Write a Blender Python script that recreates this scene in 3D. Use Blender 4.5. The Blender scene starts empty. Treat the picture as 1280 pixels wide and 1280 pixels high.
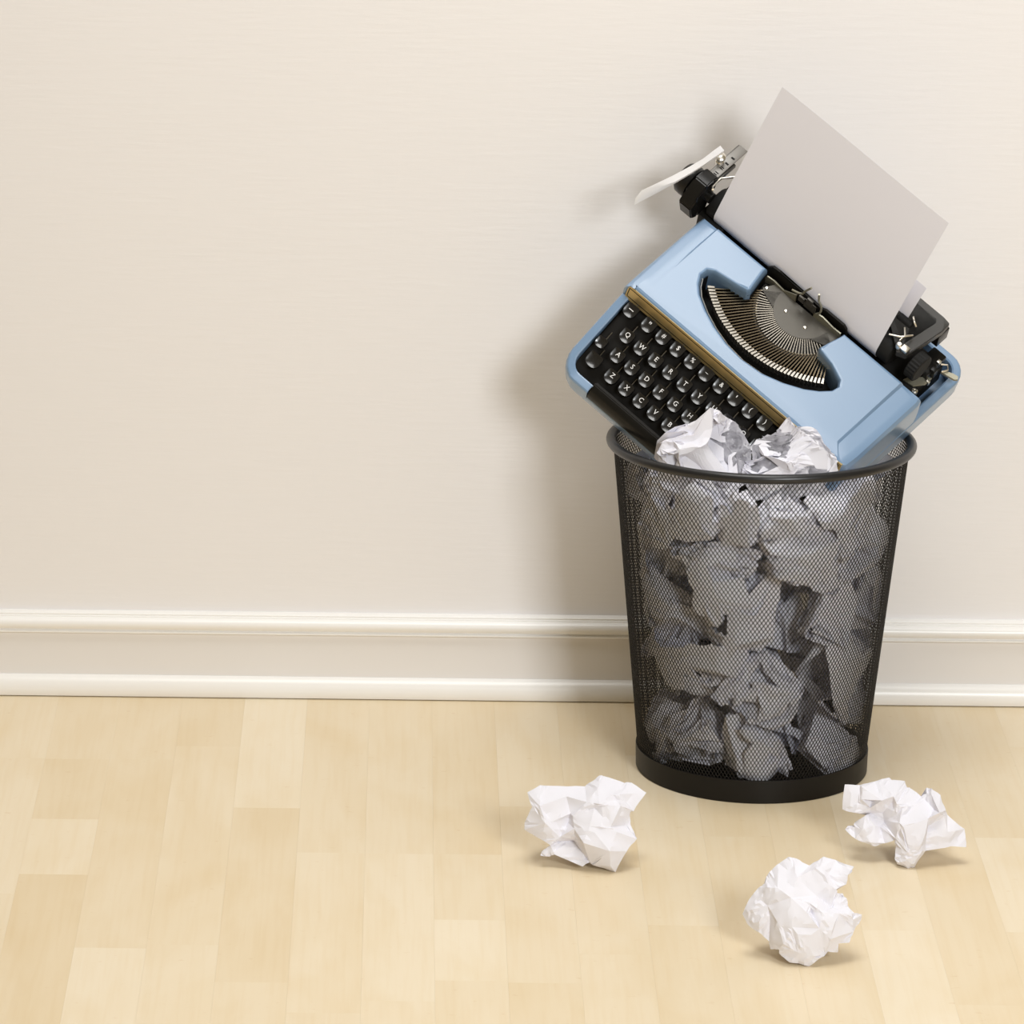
import bpy, bmesh, math, random
import numpy as np
from mathutils import Vector, Matrix, Euler
from mathutils.geometry import delaunay_2d_cdt

SC = bpy.context.scene
COL = SC.collection
R = math.radians

# ------------------------------------------------------------------ camera
cam = bpy.data.cameras.new('camera')
cam_ob = bpy.data.objects.new('camera', cam)
COL.objects.link(cam_ob)
cam.sensor_width = 36
cam.lens = 168.98
cam.shift_x = 0.27254
cam.clip_start = 0.05
cam.clip_end = 50
cam_ob.location = (-.0205, -4.8491, 1.5921)
cam_ob.rotation_euler = (R(90 - 16.0096), 0, R(2.085))
SC.camera = cam_ob

# ------------------------------------------------------------------ world, lights, exposure
SC.view_settings.view_transform = 'Standard'
SC.view_settings.look = 'None'
SC.view_settings.gamma = 1
SC.view_settings.use_curve_mapping = False
SC.view_settings.exposure = 0.0
world = bpy.data.worlds.new('studio')
SC.world = world
world.use_nodes = True
world.node_tree.nodes['Background'].inputs[0].default_value = (1.0, .79, .44, 1)
world.node_tree.nodes['Background'].inputs[1].default_value = .205


def area_light(name, loc, target, size, energy, color):
    l = bpy.data.lights.new(name, 'AREA')
    l.shape = 'SQUARE'
    l.size = size
    l.energy = energy
    l.color = color
    o = bpy.data.objects.new(name, l)
    o.location = loc
    o.rotation_euler = (Vector(target) - Vector(loc)).to_track_quat('-Z', 'Y').to_euler()
    COL.objects.link(o)
    return o


area_light('key_softbox', (1.23, -3.5, 1.59), (.35, -.2, .4), .72, 63, (.955, .98, 1))
area_light('overhead_softbox', (.20, -.85, 2.7), (.22, -.7, 0), 1.25, 38, (.99, .985, .97))


# ------------------------------------------------------------------ materials
def mat(name, color, rough=.5, metal=0., coat=0., bump=0., bscale=40., vary=0., vscale=6., ior=1.5):
    m = bpy.data.materials.new(name)
    m.use_nodes = True
    nt = m.node_tree
    b = nt.nodes['Principled BSDF']
    b.inputs['Base Color'].default_value = (*color, 1)
    b.inputs['Roughness'].default_value = rough
    b.inputs['Metallic'].default_value = metal
    b.inputs['Coat Weight'].default_value = coat
    b.inputs['Coat Roughness'].default_value = .08
    b.inputs['IOR'].default_value = ior
    if bump or vary:
        tc = nt.nodes.new('ShaderNodeTexCoord')
    if bump:
        n = nt.nodes.new('ShaderNodeTexNoise')
        n.inputs['Scale'].default_value = bscale
        n.inputs['Detail'].default_value = 4
        bp = nt.nodes.new('ShaderNodeBump')
        bp.inputs['Strength'].default_value = bump
        bp.inputs['Distance'].default_value = .002
        nt.links.new(tc.outputs['Object'], n.inputs['Vector'])
        nt.links.new(n.outputs['Fac'], bp.inputs['Height'])
        nt.links.new(bp.outputs['Normal'], b.inputs['Normal'])
    if vary:
        n = nt.nodes.new('ShaderNodeTexNoise')
        n.inputs['Scale'].default_value = vscale
        n.inputs['Detail'].default_value = 5
        mx = nt.nodes.new('ShaderNodeMix')
        mx.data_type = 'RGBA'
        mx.inputs[6].default_value = (*[c * (1 - vary) for c in color], 1)
        mx.inputs[7].default_value = (*[min(1, c * (1 + vary)) for c in color], 1)
        nt.links.new(tc.outputs['Object'], n.inputs['Vector'])
        nt.links.new(n.outputs['Fac'], mx.inputs[0])
        nt.links.new(mx.outputs[2], b.inputs['Base Color'])
    return m


def wood_material():
    m = bpy.data.materials.new('maple_floor')
    m.use_nodes = True
    nt = m.node_tree
    N, L = nt.nodes, nt.links
    b = N['Principled BSDF']
    b.inputs['Roughness'].default_value = .42
    b.inputs['Specular IOR Level'].default_value = .35
    tc = N.new('ShaderNodeTexCoord')
    oi = N.new('ShaderNodeObjectInfo')
    mul = N.new('ShaderNodeVectorMath'); mul.operation = 'SCALE'
    mul.inputs[0].default_value = (37, 91, 53)
    L.new(oi.outputs['Random'], mul.inputs['Scale'])
    add = N.new('ShaderNodeVectorMath'); add.operation = 'ADD'
    L.new(tc.outputs['Object'], add.inputs[0]); L.new(mul.outputs[0], add.inputs[1])

    def noise(scale, sx, sy, detail=4, dist=0.):
        mp = N.new('ShaderNodeMapping')
        mp.inputs['Scale'].default_value = (sx, sy, 1)
        n = N.new('ShaderNodeTexNoise')
        n.inputs['Scale'].default_value = scale
        n.inputs['Detail'].default_value = detail
        n.inputs['Distortion'].default_value = dist
        L.new(add.outputs[0], mp.inputs[0]); L.new(mp.outputs[0], n.inputs['Vector'])
        return n
    fine = noise(60, 3, .12)
    broad = noise(14, 1, .35, 3, .6)
    fleck = noise(75, 1, 1.6, 2)

    def mixc(fac, a, col, strength):
        mx = N.new('ShaderNodeMix'); mx.data_type = 'RGBA'; mx.blend_type = 'MULTIPLY'
        rp = N.new('ShaderNodeMapRange')
        rp.inputs[1].default_value = fac[1]; rp.inputs[2].default_value = fac[2]
        rp.inputs[3].default_value = 0; rp.inputs[4].default_value = strength
        L.new(fac[0].outputs['Fac'], rp.inputs[0]); L.new(rp.outputs[0], mx.inputs[0])
        L.new(a, mx.inputs[6]); mx.inputs[7].default_value = (*col, 1)
        return mx.outputs[2]
    c = mixc((broad, .42, .75), oi.outputs['Color'], (.92, .86, .74), .6)
    c = mixc((fine, .45, .75), c, (.95, .91, .83), .5)
    c = mixc((fleck, .70, .80), c, (.82, .70, .54), .4)
    L.new(c, b.inputs['Base Color'])
    return m


def wall_material():
    m = mat('warm_wall_paint', (.85, .828, .825), .55, bump=.12, bscale=90)
    nt = m.node_tree
    tc = nt.nodes['Texture Coordinate']
    mp = nt.nodes.new('ShaderNodeMapping')
    mp.inputs['Scale'].default_value = (.25, 1, 2.2)
    for l in list(nt.links):
        if l.from_node == tc:
            nt.links.remove(l)
    nt.links.new(tc.outputs['Object'], mp.inputs[0])
    nt.links.new(mp.outputs[0], nt.nodes['Noise Texture'].inputs['Vector'])
    return m


M = dict(
    frame=mat('black_satin_frame', (.035, .033, .030), .4),
    satin=mat('satin_grey_steel', (.24, .23, .215), .4, metal=.3),
    teeth=mat('comb_steel', (.20, .18, .15), .35, metal=.8),
    wall=wall_material(),
    base=mat('baseboard_paint', (.81, .785, .77), .5),
    trim=mat('white_gloss_trim', (.90, .885, .865), .3),
    wood=wood_material(),
    paper=mat('white_paper', (.80, .795, .86), .8, bump=.1, bscale=60),
    mesh=mat('black_bin_wire', (.012, .010, .008), .5),
    bin=mat('black_bin_steel', (.009, .0075, .006), .45),
    rim=mat('black_bin_rim', (.013, .013, .0145), .34),
    blue=mat('blue_enamel', (.185, .295, .455), .42, coat=.75, ior=1.55),
    black=mat('black_plastic', (.008, .0075, .007), .3),
    matt=mat('matt_black_steel', (.007, .006, .005), .55),
    key=mat('black_key_plastic', (.008, .008, .009), .24, ior=1.7),
    ink=mat('white_key_lettering', (.82, .82, .82), .5),
    grey=mat('dark_grey_steel', (.085, .08, .072), .38, metal=.5),
    plate=mat('segment_grey_steel', (.10, .092, .078), .45, metal=.35),
    steel=mat('bright_steel', (.86, .83, .76), .28, metal=1),
    type=mat('type_steel', (.22, .18, .12), .26, metal=1),
    tin=mat('dull_tin', (.36, .345, .27), .4, metal=.6),
    gold=mat('brass_plate', (.66, .49, .22), .4, metal=.65),
    rubber=mat('black_rubber', (.012, .012, .012), .65),
    lever=mat('white_lever_enamel', (.86, .86, .88), .35),
)


# ------------------------------------------------------------------ helpers
def link(name, bm, m, parent=None, loc=None, smooth=None):
    me = bpy.data.meshes.new(name)
    bmesh.ops.recalc_face_normals(bm, faces=bm.faces[:])
    if smooth is not None:
        for f in bm.faces:
            f.smooth = True
        for e in bm.edges:
            e.smooth = not (len(e.link_faces) == 2 and e.calc_face_angle(0) > R(smooth))
    bm.to_mesh(me)
    bm.free()
    me.materials.append(m)
    o = bpy.data.objects.new(name, me)
    COL.objects.link(o)
    if parent is not None:
        o.parent = parent
    if loc is not None:
        o.location = loc
    return o


def flat_faces(o):
    md = o.modifiers.new('weighted_normals', 'WEIGHTED_NORMAL')
    md.keep_sharp = True
    md.weight = 100
    return o


def tag(o, label=None, cat=None, group=None, kind=None):
    if label: o['label'] = label
    if cat: o['category'] = cat
    if group: o['group'] = group
    if kind: o['kind'] = kind
    return o


def empty(name, loc=(0, 0, 0)):
    o = bpy.data.objects.new(name, None)
    o.empty_display_size = .02
    COL.objects.link(o)
    o.location = loc
    return o


def box(bm, x0, x1, y0, y1, z0, z1, bev=0.):
    r = bmesh.ops.create_cube(bm, size=1)
    vs = r['verts']
    for v in vs:
        v.co = Vector(((x0 + x1) / 2 + v.co.x * (x1 - x0), (y0 + y1) / 2 + v.co.y * (y1 - y0), (z0 + z1) / 2 + v.co.z * (z1 - z0)))
    if bev:
        es = {e for v in vs for e in v.link_edges}
        bmesh.ops.bevel(bm, geom=list(es), offset=bev, segments=2, affect='EDGES', profile=.6)
    return vs


def loft(bm, loops, cap0=True, cap1=True, close=True):
    """loops: lists of points, same count; bridges them with quads"""
    vl = [[bm.verts.new(p) for p in lp] for lp in loops]
    n = len(vl[0])
    for a, b in zip(vl, vl[1:]):
        for i in range(n if close else n - 1):
            j = (i + 1) % n
            try:
                bm.faces.new((a[i], a[j], b[j], b[i]))
            except ValueError:
                pass
    caps = []
    if cap0: caps.append(bm.faces.new(vl[0][::-1]))
    if cap1: caps.append(bm.faces.new(vl[-1]))
    if caps:
        bmesh.ops.triangulate(bm, faces=[f for f in caps if len(f.verts) > 4])
    return vl


def lathe(bm, prof, n=32, axis='Z', at=(0, 0, 0), closed_ends=True):
    """prof: (r, h) pairs"""
    loops = []
    for r, h in prof:
        lp = []
        for i in range(n):
            a = 2 * math.pi * i / n
            c, s = r * math.cos(a), r * math.sin(a)
            p = (c, s, h) if axis == 'Z' else ((h, c, s) if axis == 'X' else (c, h, s))
            lp.append(Vector(p) + Vector(at))
        loops.append(lp)
    return loft(bm, loops, closed_ends, closed_ends)


def tube(bm, path, r, n=8):
    path = [Vector(p) for p in path]
    loops = []
    up = Vector((0.13, .31, .94)).normalized()
    for i, p in enumerate(path):
        t = (path[min(i + 1, len(path) - 1)] - path[max(i - 1, 0)]).normalized()
        a = t.cross(up)
        if a.length < .05: a = t.cross(Vector((1, 0, 0)))
        a.normalize(); b = t.cross(a)
        loops.append([p + r * (math.cos(q) * a + math.sin(q) * b) for q in (2 * math.pi * k / n for k in range(n))])
    return loft(bm, loops)


def prism(bm, poly, axis, a0, a1):
    """poly in the other two axes (in xyz order), extruded along axis from a0 to a1"""
    def P(p, a):
        return {'X': (a, p[0], p[1]), 'Y': (p[0], a, p[1]), 'Z': (p[0], p[1], a)}[axis]
    return loft(bm, [[P(p, a0) for p in poly], [P(p, a1) for p in poly]])


def rrect(hx, y0, y1, r, nx, sides, nc=7):
    """rounded rectangle, counter-clockwise from front left; nx: x samples on the front, sides: y samples"""
    pts = []
    def corner(cx, cy, a0):
        for i in range(nc):
            a = R(a0 + 90 * i / (nc - 1))
            pts.append((cx + r * math.cos(a), cy + r * math.sin(a)))
    corner(-hx + r, y0 + r, 180)
    for x in nx: pts.append((x, y0))
    corner(hx - r, y0 + r, 270)
    for y in sides: pts.append((hx, y))
    corner(hx - r, y1 - r, 0)
    corner(-hx + r, y1 - r, 90)
    for y in reversed(sides): pts.append((-hx, y))
    return pts


def offset_poly(poly, d, only=None):
    """inset a counter-clockwise polygon by d (mitred)"""
    out = []
    n = len(poly)
    for i in range(n):
        p, a, b = Vector(poly[i]), Vector(poly[i - 1]), Vector(poly[(i + 1) % n])
        e0, e1 = (p - a).normalized(), (b - p).normalized()
        n0, n1 = Vector((-e0.y, e0.x)), Vector((-e1.y, e1.x))
        m = n0 + n1
        k = m.length_squared / 2
        m = m / max(k, .5)
        out.append(tuple(p + m * d))
    return out


def crumple(seed, n=32, folds=24, hmin=.5, hmax=.92, wave=.3, ruff=.35):
    """a sheet drawn up into a ball, then creased: each crease cuts the sheet along a plane and turns the outer side back in"""
    rng = np.random.RandomState(seed)
    u = np.linspace(-1, 1, n)
    U, V = np.meshgrid(u, u * 1.25)
    r = np.hypot(U, V).ravel()
    th = np.arctan2(V, U).ravel()
    a = np.minimum(r * 2.5, 3.1)
    k, ph = rng.randint(4, 8), rng.uniform(0, 6)
    rad = 1.08 - .16 * np.clip(r - .5, 0, 1) + ruff * np.clip(r - .35, 0, 1) * np.sin(k * th + ph + 2 * np.sin(2 * th))
    P = np.stack([np.sin(a) * np.cos(th), np.sin(a) * np.sin(th), np.cos(a)], -1) * rad[:, None]
    A, b = rng.normal(size=(3, 3)) * 2.2, rng.uniform(0, 6, 3)
    P = P + wave * np.sin(P @ A.T + b)
    P = P @ np.linalg.qr(rng.normal(size=(3, 3)))[0].T
    bm = bmesh.new()
    vs = [bm.verts.new(p) for p in P]
    for i in range(n - 1):
        for j in range(n - 1):
            q = i * n + j
            bm.faces.new((vs[q], vs[q + 1], vs[q + n + 1], vs[q + n]))
    for q in range(folds):
        nn = rng.normal(size=3); nn /= np.linalg.norm(nn)
        nv = Vector(nn)
        h = rng.uniform(hmin, hmax)
        f = rng.uniform(1.2, 2.0)
        bmesh.ops.bisect_plane(bm, geom=bm.verts[:] + bm.edges[:] + bm.faces[:], dist=1e-4, plane_co=nv * h, plane_no=nv)
        for v in bm.verts:
            d = v.co.dot(nv) - h
            if d > 1e-6: v.co -= nv * (d * f)
    bmesh.ops.triangulate(bm, faces=bm.faces[:])
    return bm


def paper_smooth(bm, ang=18):
    for f in bm.faces: f.smooth = True
    for e in bm.edges:
        e.smooth = not (len(e.link_faces) == 2 and e.calc_face_angle(0) > R(ang))


def link_paper(name, bm, ang=11):
    me = bpy.data.meshes.new(name)
    paper_smooth(bm, ang)
    bm.to_mesh(me); bm.free()
    me.materials.append(M['paper'])
    o = bpy.data.objects.new(name, me)
    COL.objects.link(o)
    return o


M['blue'].node_tree.nodes['Principled BSDF'].inputs['Coat Roughness'].default_value = .22
for k_ in ('matt', 'mesh', 'rubber', 'paper', 'bin'):
    M[k_].node_tree.nodes['Principled BSDF'].inputs['Specular IOR Level'].default_value = .22
M['black'].node_tree.nodes['Principled BSDF'].inputs['Specular IOR Level'].default_value = .3


# ------------------------------------------------------------------ room
bm = bmesh.new(); box(bm, -2.2, 2.6, 0, .12, 0, 2.6)
wall = tag(link('wall_back', bm, M['wall']), 'plain warm cream painted wall behind the bin', kind='structure')

bm = bmesh.new(); box(bm, -2.2, 2.6, -.010, 0, .0, .0735)
tag(link('baseboard_back', bm, M['base']), 'flat cream board of the skirting between its white mouldings', kind='structure')
# cap moulding: profile (y, z)
cap = [(0, .0690), (-.0135, .0690), (-.0150, .0700), (-.0150, .0712), (-.0125, .0722), (-.0125, .0730), (-.0150, .0745), (-.0168, .0780),
       (-.0165, .0815), (-.0140, .0845), (-.0105, .0862), (-.0105, .0868), (-.0085, .0875), (-.0085, .0890), (-.0070, .0902), (-.0045, .0907), (0, .0907)]
bm = bmesh.new(); prism(bm, cap, 'X', -2.2, 2.6)
tag(link('trim_1', bm, M['trim'], smooth=50), 'white ogee cap moulding along the top of the skirting', kind='structure')
shoe = [(-.008, .0012), (-.0195, .0012), (-.0205, .004), (-.0205, .0085), (-.0198, .0130), (-.0178, .0172), (-.0145, .0205), (-.011, .0222), (-.008, .0225)]
bm = bmesh.new(); prism(bm, shoe, 'X', -2.2, 2.6)
tag(link('trim_2', bm, M['trim'], smooth=50), 'white rounded shoe moulding where the wall meets the floor', kind='structure')

bm = bmesh.new(); box(bm, -2.2, 2.6, -5.6, .12, -.03, -.004)
floor = tag(link('floor', bm, M['wood']), 'pale maple strip floor', kind='structure')
floor.color = (.62, .46, .27, 1)
PITCH, X0 = .0657, -.3146
JOINTS = {-2: [-.22, -.612], -1: [-.2219, -.403, -.559], 0: [-.2195, -.7496], 1: [-.177, -.739], 2: [-.363, -.8296], 3: [-.4896, -.9],
          4: [-.4900, -.87], 5: [-.4892, -.666, -.819], 6: [-.35, -.8222], 7: [-.52], 8: [-.19, -.6735], 9: [-.43, -.659], 10: [-.6],
          11: [-.3, -.679], 12: [-.2, -.86], 13: [-.424], 14: [-.15, -.7]}
TONES = {(2, 0): 1.0, (2, 1): .30, (2, 2): .45, (-1, 2): .95, (-1, 3): .12, (-1, 1): .25, (-1, 0): .5, (5, 2): 1.0, (0, 2): .85, (8, 1): .8, (11, 1): .9, (11, 2): .95,
         (12, 1): .38, (12, 2): .4, (13, 1): .85, (5, 0): .35, (5, 1): .6, (6, 2): .35, (4, 1): .8, (3, 1): .7, (1, 1): .6, (1, 0): .3, (0, 1): .45,
         (0, 0): .5, (6, 1): .5, (8, 2): .5, (9, 2): .55, (4, 0): .55, (3, 0): .5}
LIGHT, DARK = Vector((.84, .735, .56)), Vector((.76, .625, .42))
rng = random.Random(5)
for k in range(-14, 31):
    js = list(JOINTS.get(k, []))
    if not js:
        js = [-rng.uniform(.08, .5)]
    while js[-1] > -1.75:
        js.append(js[-1] - rng.uniform(.22, .55))
    ys = [0.0] + js
    for i, (ya, yb) in enumerate(zip(ys, ys[1:])):
        bm = bmesh.new()
        hx, hy = PITCH / 2 - .00003, (ya - yb) / 2 - .00003
        box(bm, -hx, hx, -hy, hy, -.004, 0)
        o = link('plank', bm, M['wood'], floor, (X0 + (k + .5) * PITCH, (ya + yb) / 2, 0))
        t = TONES.get((k, i), rng.uniform(.4, .7))
        c = DARK.lerp(LIGHT, t)
        o.color = (*c, 1)

# ------------------------------------------------------------------ waste bin
BX, BY, BH = .3367, -.2175, .341
def bin_r(z):
    return .1150 + (z - .02) / .32 * .0315


bin_ob = tag(empty('waste_bin', (BX, BY, 0)), 'tall black wire mesh waste bin filled with crumpled paper', 'bin')
bm = bmesh.new()
lathe(bm, [(.112, .003), (.1155, .0), (.1166, .0012), (.1172, .0225), (.1170, .0240), (.1150, .0242), (.1142, .022), (.1135, .004), (.04, .004)], 96)
link('base_band', bm, M['bin'], bin_ob, smooth=35)
bm = bmesh.new()
RT, RR = .1490, .0048
vl = []
for i in range(112):
    a = 2 * math.pi * i / 112
    c, s = math.cos(a), math.sin(a)
    zz = BH - .0022 * s + .0
    vl.append([Vector(((RT + RR * math.cos(q)) * c, (RT + RR * math.cos(q)) * s, zz + RR * math.sin(q))) for q in (2 * math.pi * k / 14 for k in range(14))])
vl.append(vl[0])
vv = [[bm.verts.new(p) for p in lp] for lp in vl[:-1]]
vv.append(vv[0])
for a, b in zip(vv, vv[1:]):
    for i in range(14):
        j = (i + 1) % 14
        bm.faces.new((a[i], b[i], b[j], a[j]))
link('rim', bm, M['rim'], bin_ob, smooth=60)


def mesh_wall():
    NC, z0, z1 = 200, .022, .3385
    NR = 104
    slope = .0315 / .32
    jj, ii = np.meshgrid(np.arange(NR), np.arange(NC), indexing='ij')
    jj, ii = jj.ravel(), ii.ravel()
    starts = np.concatenate([np.stack([jj, ii], 1)] * 2)
    side = np.concatenate([np.full(len(jj), .5), np.full(len(jj), -.5)])
    dth = 2 * np.pi / NC
    th0 = (starts[:, 1] + .5 * (starts[:, 0] % 2)) * dth
    th1 = th0 + side * dth
    za = z0 + (z1 - z0) * starts[:, 0] / NR
    zb = z0 + (z1 - z0) * (starts[:, 0] + 1) / NR
    def pt(th, z):
        r = .1150 + (z - .02) / .32 * .0315
        return np.stack([r * np.cos(th), r * np.sin(th), z], 1)
    A, B = pt(th0, za), pt(th1, zb)
    d = B - A; d /= np.linalg.norm(d, axis=1)[:, None]
    tm = (th0 + th1) / 2
    nrm = np.stack([np.cos(tm), np.sin(tm), -slope * np.ones_like(tm)], 1)
    nrm /= np.linalg.norm(nrm, axis=1)[:, None]
    w = np.cross(nrm, d)
    A = A - d * .00025; B = B + d * .00025
    W, T = .00028, .00030
    V = np.stack([A + w * W + nrm * T, A - w * W + nrm * T, A - w * W - nrm * T, A + w * W - nrm * T,
                  B + w * W + nrm * T, B - w * W + nrm * T, B - w * W - nrm * T, B + w * W - nrm * T], 1).reshape(-1, 3)
    n = len(A)
    base = (np.arange(n) * 8)[:, None, None]
    F = (base + np.array([[0, 1, 5, 4], [1, 2, 6, 5], [2, 3, 7, 6], [3, 0, 4, 7]])[None]).reshape(-1, 4)
    me = bpy.data.meshes.new('mesh_wall')
    me.vertices.add(len(V)); me.vertices.foreach_set('co', V.ravel())
    me.loops.add(F.size); me.loops.foreach_set('vertex_index', F.ravel().astype(np.int32))
    me.polygons.add(len(F)); me.polygons.foreach_set('loop_start', (np.arange(len(F)) * 4).astype(np.int32))
    me.update(calc_edges=True); me.validate()
    me.materials.append(M['mesh'])
    o = bpy.data.objects.new('mesh_wall', me)
    COL.objects.link(o); o.parent = bin_ob
    return o


tag(mesh_wall(), kind='stuff')

# ------------------------------------------------------------------ typewriter (millimetres in its own frame: x width, y depth, z height)
TM = Matrix(((.7218, .6904, .0493, .2367), (-.4528, .5248, -.7208, -.2447), (-.5235, .498, .6913, .3153), (0, 0, 0, 1)))
tw = tag(empty('typewriter'), 'pale blue portable manual typewriter tipped on its side corner into the bin', 'typewriter')
tw.matrix_world = TM @ Matrix.Diagonal((.001, .001, .001, 1))


def part(name, bm, m, parent=None, smooth=35, loc=None):
    return link(name, bm, M[m], parent or tw, loc, smooth)


# --- lower shell
FX = [-104.6, -104.2, -60, 0, 60, 104.2, 104.6]
SY = [28, 45, 60, 75, 90, 96.5, 97.5, 130, 170, 207, 250]
def rim_h(x, y):
    if y < 30 and abs(x) < 104.4: return 20
    if y < 97: return 29 + 33 * max(0, min(1, (y - 6) / 84))
    return 37
def shell_loop(ins, fz):
    pts = rrect(147.5 - ins, ins, 291 - ins, 24 - min(ins, 14), FX, SY)
    return [(x, y, fz(x, y)) for x, y in pts]
bm = bmesh.new()
loft(bm, [shell_loop(9, lambda x, y: 0), shell_loop(6, lambda x, y: .6), shell_loop(3.5, lambda x, y: 3.5), shell_loop(1.2, lambda x, y: 12),
          shell_loop(.2, lambda x, y: rim_h(x, y) - 5), shell_loop(.4, lambda x, y: rim_h(x, y) - 2.2), shell_loop(1.6, lambda x, y: rim_h(x, y) - .6), shell_loop(3.5, lambda x, y: rim_h(x, y)),
          shell_loop(8, lambda x, y: rim_h(x, y) + .2), shell_loop(9.6, lambda x, y: rim_h(x, y) - .8), shell_loop(10.2, lambda x, y: rim_h(x, y) - 3), shell_loop(10.6, lambda x, y: 6)])
flat_faces(part('base_shell', bm, 'blue', smooth=32))

# --- upper cover with the type basket cut-out
CUT = [(-59, 209), (-58.5, 203), (-53.5, 178), (-56, 174), (-68, 171.5), (-93, 167.5), (-99, 163.5), (-99.5, 156), (-94, 147), (-85.5, 139), (-69, 130), (-51, 122.8), (-30, 117.2), (-8, 115),
       (17, 117.5), (38, 124.5), (57, 134), (69, 143), (77, 152), (78.5, 159), (75, 164.5), (57.5, 171.8), (40, 175.5), (36, 178.5), (38.5, 190), (42, 203), (43, 209)]
OUT_L = [(-124.5, 209), (-127, 209), (-147, 209), (-147.5, 203), (-147.5, 115), (-147.5, 95), (-146.8, 93), (-144.6, 93), (-143.8, 94), (-143.4, 96)]
OUT_R = [(140, 96), (146, 99), (147.5, 115), (147.5, 203), (146, 209), (122.5, 209), (120, 209)]
COVER = OUT_L + OUT_R + CUT[::-1]          # counter-clockwise seen from above
def cover_loop(ins, side, z):
    p = offset_poly(COVER, ins)
    nl, nr = len(OUT_L), len(OUT_R)
    q = []
    for i, (x, y) in enumerate(p):
        if abs(x) > 132: x -= math.copysign(side, x)
        q.append((x, y, z))
    return q
bm = bmesh.new()
vl = loft(bm, [cover_loop(0, -.6, 37.2), cover_loop(0, -.3, 55), cover_loop(0, .4, 70), cover_loop(.2, 1.2, 74.5), cover_loop(.9, 2.6, 77.3), cover_loop(2.2, 4.5, 79.2), cover_loop(4.2, 7.5, 80)], cap0=False, cap1=False)
top = vl[-1]
extra = [(x, y) for x in (-127, -124.5, 120, 122.5) for y in (112, 135, 160, 185, 204.6)]
ed = [(i, (i + 1) % len(top)) for i in range(len(top))]
for k in range(4):
    ed += [(len(top) + 5 * k + i, len(top) + 5 * k + i + 1) for i in range(4)]
res = delaunay_2d_cdt([Vector((v.co.x, v.co.y)) for v in top] + [Vector(e) for e in extra], ed, [list(range(len(top)))], 1, 1e-3)
vm = []
for i, p2 in enumerate(res[0]):
    src = [k for k in res[3][i] if k < len(top)]
    vm.append(top[src[0]] if src else bm.verts.new((p2.x, p2.y, 80)))
for f in res[2]:
    try: bm.faces.new([vm[i] for i in f])
    except ValueError: pass
for v in bm.verts:
    if v.co.z > 73 and (v.co.x < -126 or v.co.x > 121.5):
        v.co.z -= (3.4 * (max(.45, min(1, (v.co.y - 90) / 112)) if v.co.x > 0 else max(0, min(1, (v.co.y - 112) / 90))) + .3) * (1 if v.co.z > 78.5 else .6)
flat_faces(part('top_cover', bm, 'blue', smooth=26))

bm = bmesh.new()
c = offset_poly(CUT[::-1], 0)
cc = [(x * .985 - .1, y + 1.2) for x, y in c]
va = [bm.verts.new((x, y, 71)) for x, y in cc]
vb = [bm.verts.new((x, y, 44)) for x, y in cc]
for i in range(len(cc) - 1): bm.faces.new((va[i], va[i + 1], vb[i + 1], vb[i]))
f = bm.faces.new(vb); bmesh.ops.triangulate(bm, faces=[f])
part('basket_well', bm, 'matt')

# --- brass name strip with its fine black border
bm = bmesh.new()
prism(bm, [(91.6, 60.5), (93.2, 60.2), (98.5, 76.5), (96.2, 77.6)], 'X', -143.0, 140)
plate = part('name_strip', bm, 'gold')
bm = bmesh.new()
def strip_pt(x, t): return Vector((x, 91.6 + t * 4.6 - .14, 60.5 + t * 17.1 + .04))
def strip_line(a, b, w=.055):
    (x0, t0), (x1, t1) = a, b
    if t0 == t1:
        q = [strip_pt(x0, t0 - w / 2), strip_pt(x1, t0 - w / 2), strip_pt(x1, t0 + w / 2), strip_pt(x0, t0 + w / 2)]
    else:
        q = [strip_pt(x0 - .5, t0), strip_pt(x0 + .5, t0), strip_pt(x0 + .5, t1), strip_pt(x0 - .5, t1)]
    bm.faces.new([bm.verts.new(p) for p in q])
strip_line((-141, .22), (137, .22)); strip_line((-141, .84), (137, .84)); strip_line((-141, .22), (-141, .84)); strip_line((137, .22), (137, .84))
part('border_line', bm, 'matt', plate)

# --- keyboard
bm = bmesh.new()
prism(bm, [(8, 8), (8, 20), (17, 26), (92, 55), (92, 60.5), (97, 60.5), (97, 8)], 'X', -136.5, 136.5)
part('keyboard_deck', bm, 'matt')
bm = bmesh.new()
prism(bm, [(-.5, 20.6), (10, 20.6), (14, 31), (12.5, 35.2), (8.5, 36.2), (4, 34), (1, 30), (-.8, 24)], 'X', -103.5, 103.5)
bmesh.ops.bevel(bm, geom=bm.edges[:], offset=.8, segments=2, affect='EDGES')
part('space_bar', bm, 'black', smooth=30)

CAPS = []
for i in range(32):
    a = 2 * math.pi * i / 32
    c, s = math.cos(a), math.sin(a)
    e = 2 / 7.0 if s > 0 else 2 / 2.6      # squarer at the back, rounder at the front
    CAPS.append((math.copysign(abs(c) ** e, c), math.copysign(abs(s) ** e, s)))
def key_mesh(w, d):
    bm = bmesh.new()
    lv = [(.90, -7.0), (1.0, -2.2), (1.0, -.5), (.97, 0), (.93, -.08), (.84, -.32), (.7, -.66), (.52, -.98), (.32, -1.2), (.1, -1.31)]
    loft(bm, [[(x * w * k, y * d * k, z) for x, y in CAPS] for k, z in lv])
    bmesh.ops.recalc_face_normals(bm, faces=bm.faces[:])
    for f in bm.faces: f.smooth = True
    for e in bm.edges: e.smooth = not (len(e.link_faces) == 2 and e.calc_face_angle(0) > R(50))
    me = bpy.data.meshes.new('key'); bm.to_mesh(me); bm.free()
    me.materials.append(M['key'])
    return me
KEY, KEY_S, KEY_L = key_mesh(7.3, 7.0), key_mesh(6.0, 5.6), key_mesh(8.2, 7.6)
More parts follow.
